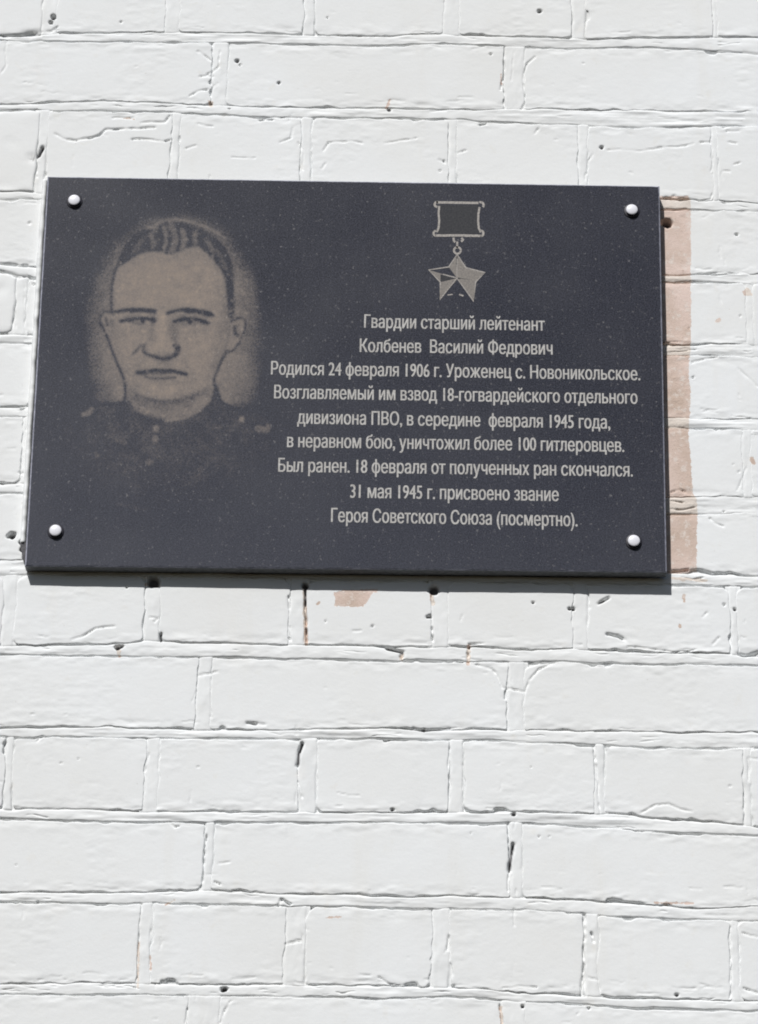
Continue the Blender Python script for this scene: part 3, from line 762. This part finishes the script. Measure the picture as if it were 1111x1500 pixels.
t_ = t_-.10*stroke([(400,1128),(520,1150),(660,1130)], 8, 22)
# hair
hair = poly([(262,375),(275,320),(320,240),(370,185),(420,165),(475,172),(500,140),(560,125),(640,138),(720,165),(790,205),(850,260),(888,330),(900,430),(905,560),(900,660),(872,660),(862,560),(855,460),(830,390),(780,330),(720,272),(690,262),(640,280),(590,300),(540,312),(510,290),(460,292),(400,300),(350,330),(300,365)], 1)
t_ = lay(t_, hair, .035)
for pts, w, v in (([(520,160),(540,220),(525,290)],9,.30), ([(560,150),(590,220),(560,290)],12,.22), ([(620,180),(635,230),(615,280)],10,.30), ([(690,190),(690,240)],9,.26), ([(450,200),(470,250)],9,.24), ([(400,230),(360,290)],8,.16), ([(750,230),(790,290)],9,.22), ([(480,180),(470,170)],6,.2), ([(820,300),(850,380)],9,.16)):
    t_ = lay(t_, stroke(pts, w, 14)*hair, v, .8)
for pts, w in (([(500,150),(510,220),(500,285)],5), ([(545,190),(548,250),(530,300)],5), ([(600,160),(610,230),(596,290)],6), ([(655,200),(665,260)],5), ([(425,200),(440,260)],4), ([(710,210),(730,270)],5)):
    t_ = lay(t_, stroke(pts, w, 7)*hair, .02, .9)
t_ = lay(t_, stroke([(262,375),(245,430),(234,520),(236,610)], 7, 7), .03, .9)
t_ = lay(t_, stroke([(440,158),(470,165),(490,132),(560,115),(660,125),(770,165),(850,215)], 3, 8), .50, .6)
# contours
D = (([(176,690),(174,640),(200,615),(240,622)],4,.05), ([(178,680),(205,735),(235,820),(262,885),(295,960),(312,1020),(308,1110)],6,.03),
 ([(308,1112),(200,1115),(120,1128)],5,.03), ([(862,832),(830,885),(805,950),(785,1000),(808,1030),(828,1110),(900,1140),(1000,1160)],5,.03),
 ([(885,670),(925,650),(965,655),(958,720),(930,785),(895,830),(865,835)],4,.07), ([(905,700),(905,740),(920,745)],8,.10), ([(205,650),(212,690)],6,.2),
 ([(250,622),(300,608),(380,602),(470,612)],8,.02), ([(340,612),(400,608),(468,616)],10,.0), ([(540,625),(600,605),(680,605),(760,622),(785,636)],8,.02), ([(640,612),(700,614),(772,632)],11,.0),
 ([(280,668),(330,655),(400,650),(470,655)],6,.04), ([(290,672),(345,655),(410,652),(468,662)],5,.0), ([(575,668),(640,650),(710,660),(765,680)],6,.04), ([(580,672),(640,655),(705,660),(758,682)],5,.0),
 ([(360,672),(385,676)],9,.03), ([(650,672),(680,676)],9,.03),
 ([(412,835),(430,850),(470,862),(520,875),(560,870),(600,845),(602,805)],7,.10), ([(578,800),(598,815),(580,850)],9,.10), ([(415,795),(408,830)],5,.2), ([(395,800),(350,850)],4,.22),
 ([(375,948),(430,942),(470,933),(520,938),(560,936),(640,955)],9,.0), ([(400,955),(470,957),(560,950)],4,.12), ([(420,972),(500,982),(580,974)],5,.22),
 ([(330,1100),(350,1140)],4,.08))
for pts, w, v in D: t_ = lay(t_, stroke(pts, w*1.05+.5, 8), v*.5, .97)
t_ = lay(t_, stroke([(440,962),(500,966),(570,960)], 5, 6), .46, .7)
for ex_, ey_ in ((405,668),(662,672)):
    t_ = lay(t_, 1-sstep(.8, 1.15, np.hypot((ZX-ex_)/62, (ZY-ey_-2)/13)), .33, .9)
    t_ = lay(t_, 1-sstep(10, 17, np.hypot(ZX-ex_, ZY-ey_)), .0, .97)
    t_ = lay(t_, stroke([(ex_-75, ey_+4), (ex_-30, ey_-13), (ex_+25, ey_-12), (ex_+70, ey_+6)], 4, 6), .0, .97)
    t_ = lay(t_, stroke([(ex_-50, ey_+14), (ex_, ey_+20), (ex_+50, ey_+14)], 2, 7), .18, .7)
# collar, buttons, shoulder badges
t_ = lay(t_, stroke([(360,1120),(430,1170),(540,1200)], 3, 7), .30, .55)
t_ = lay(t_, stroke([(530,1208),(620,1200),(700,1165),(770,1095)], 4, 8), .50, .6)
t_ = lay(t_, 1-sstep(12, 22, np.hypot(ZX-478, ZY-1250)), .42, .8); t_ = lay(t_, 1-sstep(4, 9, np.hypot(ZX-485, ZY-1258)), .08, .8)
t_ = lay(t_, 1-sstep(10, 20, np.hypot((ZX-472), (ZY-1308)*.8)), .36, .8); t_ = lay(t_, 1-sstep(12, 24, np.hypot(ZX-440, ZY-1432)), .25, .7)
t_ = lay(t_, stroke([(85,1175),(115,1165),(130,1145)], 9, 10), .38, .7)
t_ = lay(t_, 1-sstep(9, 20, np.hypot(ZX-942, ZY-1200)), .45, .9)
t_ = lay(t_, stroke([(1030,1250),(1080,1262),(1088,1240)], 13, 10), .30, .8)
for pts, w, v in (([(770,1250),(830,1240)],6,.12), ([(800,1300),(830,1330)],8,.12), ([(270,1310),(310,1330)],10,.13), ([(100,1290),(180,1270)],5,.08), ([(600,1330),(640,1500)],6,.06), ([(260,1660),(420,1690)],5,.10), ([(870,1230),(880,1300)],5,.08), ([(150,1390),(160,1400)],8,.14)):
    t_ = lay(t_, stroke(pts, w, 9), v, .8)
t_ = t_*(1+.15*fbm(PX*.35, PY, 3.2, 77, 3)+.10*fbm(PX, PY*.4, 4, 79, 2)+.10*fbm(PX, PY, 16, 78, 3))
spk = sstep(.80, .95, fbm(PX, PY, 3.0, 90, 2)); t_ = t_+spk*.45*(.05+halo)*(1-tunic)
edge_fade = sstep(0, 14, PX-px0)*sstep(0, 10, px1-PX)*sstep(0, 10, PY-py0)*sstep(0, 20, py1-PY)
t_ = np.clip(blur(t_, 1)*edge_fade, 0, 1)
P = at(PX.ravel(), PY.ravel(), -T-.00003)
por = mesh_obj('engraved_portrait', P, grid_faces(nx_, nz_), GRAN, None, {'tone': t_.ravel()}, smooth=False)
attach(por, plaque)
por['label'] = 'engraved head and shoulders of a man in a tunic'

# ---- engraved star medal
YS = -T-.00007
def flat(name, polys, material, lift=0, parent=plaque):
    V = []; F = []
    for p in polys:
        q = at([600+a*.1267 for a, b in p], [270+b*.1267 for a, b in p], YS-lift)
        F.append(tuple(range(len(V), len(V)+len(p)))); V += [tuple(v) for v in q]
    o = mesh_obj(name, V, F, material, None, smooth=False)
    import bmesh
    bm = bmesh.new(); bm.from_mesh(o.data)
    bmesh.ops.triangulate(bm, faces=bm.faces)
    for f_ in bm.faces:
        f_.normal_update()
        if f_.normal.y > 0: f_.normal_flip()
    bm.to_mesh(o.data); bm.free()
    attach(o, parent); return o
def ribbon(pts, w, closed=False):
    """quads along a polyline in emblem units"""
    n = len(pts); L = []; R_ = []
    for i in range(n):
        a = pts[(i-1) % n] if (closed or i > 0) else pts[i]; b = pts[(i+1) % n] if (closed or i < n-1) else pts[i]
        dx, dy = b[0]-a[0], b[1]-a[1]; l = math.hypot(dx, dy) or 1; nx, ny = -dy/l, dx/l
        L.append((pts[i][0]+nx*w, pts[i][1]+ny*w)); R_.append((pts[i][0]-nx*w, pts[i][1]-ny*w))
    return [[L[i], L[(i+1) % n], R_[(i+1) % n], R_[i]] for i in range(n if closed else n-1)]
def arc(cx, cy_, rx, ry, a0, a1, n=10):
    return [(cx+rx*math.cos(math.radians(a0+(a1-a0)*i/n)), cy_+ry*math.sin(math.radians(a0+(a1-a0)*i/n))) for i in range(n+1)]
o = flat('medal_ribbon_field', [[(345,240),(800,240),(790,330),(788,470),(808,570),(330,570),(352,470),(350,330)]], MEDAL_DIM); o['label'] = 'dim ribbon field of the engraved medal'
frame = ribbon([(310,208),(560,212),(800,215)], 14)+ribbon([(300,592),(560,590),(830,596)], 14) \
 + ribbon([(345,250),(338,330),(345,420),(338,500),(318,552)], 12)+ribbon([(812,262),(798,340),(795,430),(804,510),(825,555)], 12) \
 + ribbon(arc(325,232,34,28,280,90), 13)+ribbon(arc(822,240,36,34,250,400), 13)+ribbon(arc(305,566,26,28,270,90), 12)+ribbon(arc(832,566,24,30,-100,110), 13)
flat('medal_frame', frame, MEDAL, .00002)
ring = ribbon(arc(555,764,40,38,0,360,14), 12)+ribbon([(510,615),(515,655),(530,668)], 13)+ribbon([(600,620),(622,640),(598,662)], 14)+ribbon([(553,660),(552,735)], 12)
flat('medal_ring', ring, MEDAL, .00003)
cS = (550,1085); tips = [(552,810),(875,1020),(745,1355),(350,1335),(222,990)]; inn = [(655,965),(765,1130),(552,1100),(358,1130),(455,955)]
lightf = []; midf = []; darkf = []
for i in range(5):
    a = inn[i-1] if i else inn[4]; b = inn[i]
    (lightf if i in (2, 3) else midf).append([tips[i], cS, a])
    (darkf if i in (4,) else (midf if i in (0, 1) else lightf)).append([tips[i], b, cS])
# the two lower points are slim, their inner facets dark
flat('medal_star', lightf[:2]+lightf[2:], MEDAL_MID, .00003); flat('medal_star_facet', midf, MEDAL_MID, .00005)
flat('medal_star_shade', [[(358,1130),(360,1040),(cS[0]-10,1088)], [(cS[0],1100),(600,1090),(720,1105),(650,1092),(560,1078)],
     [(545,830),(556,830),(556,930),(540,930)]], MEDAL_DIM, .00008)
flat('medal_star_outline', ribbon([tips[0],inn[0],tips[1],inn[1],tips[2],cS,tips[3],inn[3],tips[4],inn[4]], 8, True)
     +ribbon([(390,1040),(470,1062),(545,1082)], 7)+ribbon([(552,860),(550,1070)], 4)+ribbon([(440,1280),(500,1272)], 6)+ribbon([(575,1272),(625,1290)], 9), MEDAL, .0001)

# ---- lettering
LINES = [("Гвардии старший лейтенант",534,480,798,484.5), ("Колбенев  Василий Федрович",527.5,515.5,809.5,519.5),
 ("Родился 24 февраля 1906 г. Уроженец с. Новоникольское.",397.5,548.5,938,557), ("Возглавляемый им взвод 18-гогвардейского отдельного",402,583.5,934,591.5),
 ("дивизиона ПВО, в середине  февраля 1945 года,",436,620.5,894,628), ("в неравном бою, уничтожил более 100 гитлеровцев.",421,655,914.5,662),
 ("Был ранен. 18 февраля от полученных ран скончался.",408,691,927,698), ("31 мая 1945 г. присвоено звание",513.5,729,818.5,734),
 ("Героя Советского Союза (посмертно).",485.5,764.5,846,771)]
from mathutils.geometry import delaunay_2d_cdt
def text_verts(s):
    """glyph outlines; every outer contour is filled on its own, with the holes that lie in it"""
    c = bpy.data.curves.new('t', 'FONT'); c.body = s; c.resolution_u = 4; c.fill_mode = 'NONE'
    ob = bpy.data.objects.new('t', c); COL.objects.link(ob); bpy.context.view_layer.update()
    dg = bpy.context.evaluated_depsgraph_get(); me = bpy.data.meshes.new_from_object(ob.evaluated_get(dg))
    co = [v.co.copy() for v in me.vertices]; nxt = {}
    for e in me.edges: nxt.setdefault(e.vertices[0], []).append(e.vertices[1]); nxt.setdefault(e.vertices[1], []).append(e.vertices[0])
    bpy.data.objects.remove(ob); bpy.data.meshes.remove(me); bpy.data.curves.remove(c)
    seen = set(); loops = []
    for st in sorted(nxt):
        if st in seen: continue
        lp = [st]; seen.add(st)
        while True:
            q = [k for k in sorted(nxt[lp[-1]]) if k not in seen]
            if not q: break
            q = q[0] if len(lp) > 1 else (st+1 if st+1 in q else q[0])
            seen.add(q); lp.append(q)
        if len(lp) > 2: loops.append([(co[i].x, co[i].y) for i in lp])
    # constrained triangulation of all outlines; keep what has a winding number other than zero
    pts = []; ed = []
    for l in loops:
        o_ = len(pts); n = len(l); pts += [Vector(p) for p in l]; ed += [(o_+i, o_+(i+1) % n) for i in range(n)]
    vo, _, fo, _, _, _ = delaunay_2d_cdt(pts, ed, [], 0, 1e-6)
    V = np.array([(v.x, v.y, 0) for v in vo]); F = [tuple(f) for f in fo]
    C_ = np.array([V[list(f)].mean(0)[:2] for f in F]); wnd = np.zeros(len(F), int)
    for l in loops:
        L_ = np.array(l); lo = L_[:, 0].min(); hi = L_[:, 0].max(); m_ = np.nonzero((C_[:, 0] > lo) & (C_[:, 0] < hi))[0]
        cx_, cy_2 = C_[m_, 0], C_[m_, 1]
        for (ax, ay), (bx_, by_) in zip(l, l[1:]+l[:1]):
            cr = (bx_-ax)*(cy_2-ay)-(cx_-ax)*(by_-ay)
            wnd[m_[(ay <= cy_2) & (by_ > cy_2) & (cr > 0)]] += 1
            wnd[m_[(ay > cy_2) & (by_ <= cy_2) & (cr < 0)]] -= 1
    F = [f for f, w_ in zip(F, wnd) if w_ != 0]
    return V, F, np.zeros(len(V))
capH = text_verts('Н')[0][:, 1].max()
for s, xa, ya, xb, yb in LINES:
    V, F, lf = text_verts(s)
    a = at([xa], [ya], YS-.00002)[0]; b = at([xb], [yb], YS-.00002)[0]
    w = V[:, 0].max()-V[:, 0].min(); ux = (b-a)/w
    cap_m = 20.3/1650/.925/capH
    Pn = a[None]+(V[:, 0:1]-V[:, 0].min())*ux[None]; Pn[:, 2] += V[:, 1]*cap_m; Pn[:, 1] -= lf*.00001
    nv = len(Pn); A_ = Pn.copy(); B_ = Pn.copy(); A_[:, 0] -= .00024; B_[:, 0] += .00024; B_[:, 1] -= .00004
    Pn = np.concatenate([A_, B_]); F = F+[tuple(i+nv for i in f_) for f_ in F]
    o = mesh_obj('inscription_line', Pn, F, LETTER, None, smooth=False)
    import bmesh
    bm = bmesh.new(); bm.from_mesh(o.data)
    for f_ in bm.faces:
        if f_.normal.y > 0: f_.normal_flip()
    bm.to_mesh(o.data); bm.free()
    attach(o, plaque)

# ---- bolts with white caps
def lathe(name, cx, cz, prof, material, parent, seg=28):
    V = []; F = []
    for (r_, y) in prof:
        for i in range(seg):
            a = 2*math.pi*i/seg; V.append((cx+r_*math.cos(a), y, cz+r_*math.sin(a)))
    for j in range(len(prof)-1):
        for i in range(seg):
            k = (i+1) % seg; F.append((j*seg+i, j*seg+k, (j+1)*seg+k, (j+1)*seg+i))
    F.append(tuple(range((len(prof)-1)*seg, len(prof)*seg)))
    F.append(tuple(range(seg))[::-1])
    o = mesh_obj(name, V, F, material, None)
    import bmesh
    bm = bmesh.new(); bm.from_mesh(o.data); bmesh.ops.recalc_face_normals(bm, faces=bm.faces); bm.to_mesh(o.data); bm.free()
    attach(o, parent); return o
for bx, by in ((109,293),(926,307),(929,792),(81.5,777)):
    P = at([bx], [by], -T-.003)[0]; cx, cz = float(P[0]), float(P[2])
    w_ = lathe('washer', cx, cz, [(.0072, -T+.0005), (.0072, -T-.0006), (.0068, -T-.0009), (.0030, -T-.0010)], WASH, plaque)
    cap = [(.0040, -T-.0008), (.0040, -T-.0024), (.0049, -T-.0027)]+[(.0053*math.cos(a), -T-.0031-.0014*math.sin(a)) for a in [math.radians(d) for d in (0, 15, 30, 45, 60, 75, 86)]]
    lathe('bolt_cap', cx, cz, cap, CAP, plaque)
print('bricks', nb, 'mortar verts', len(MVc))
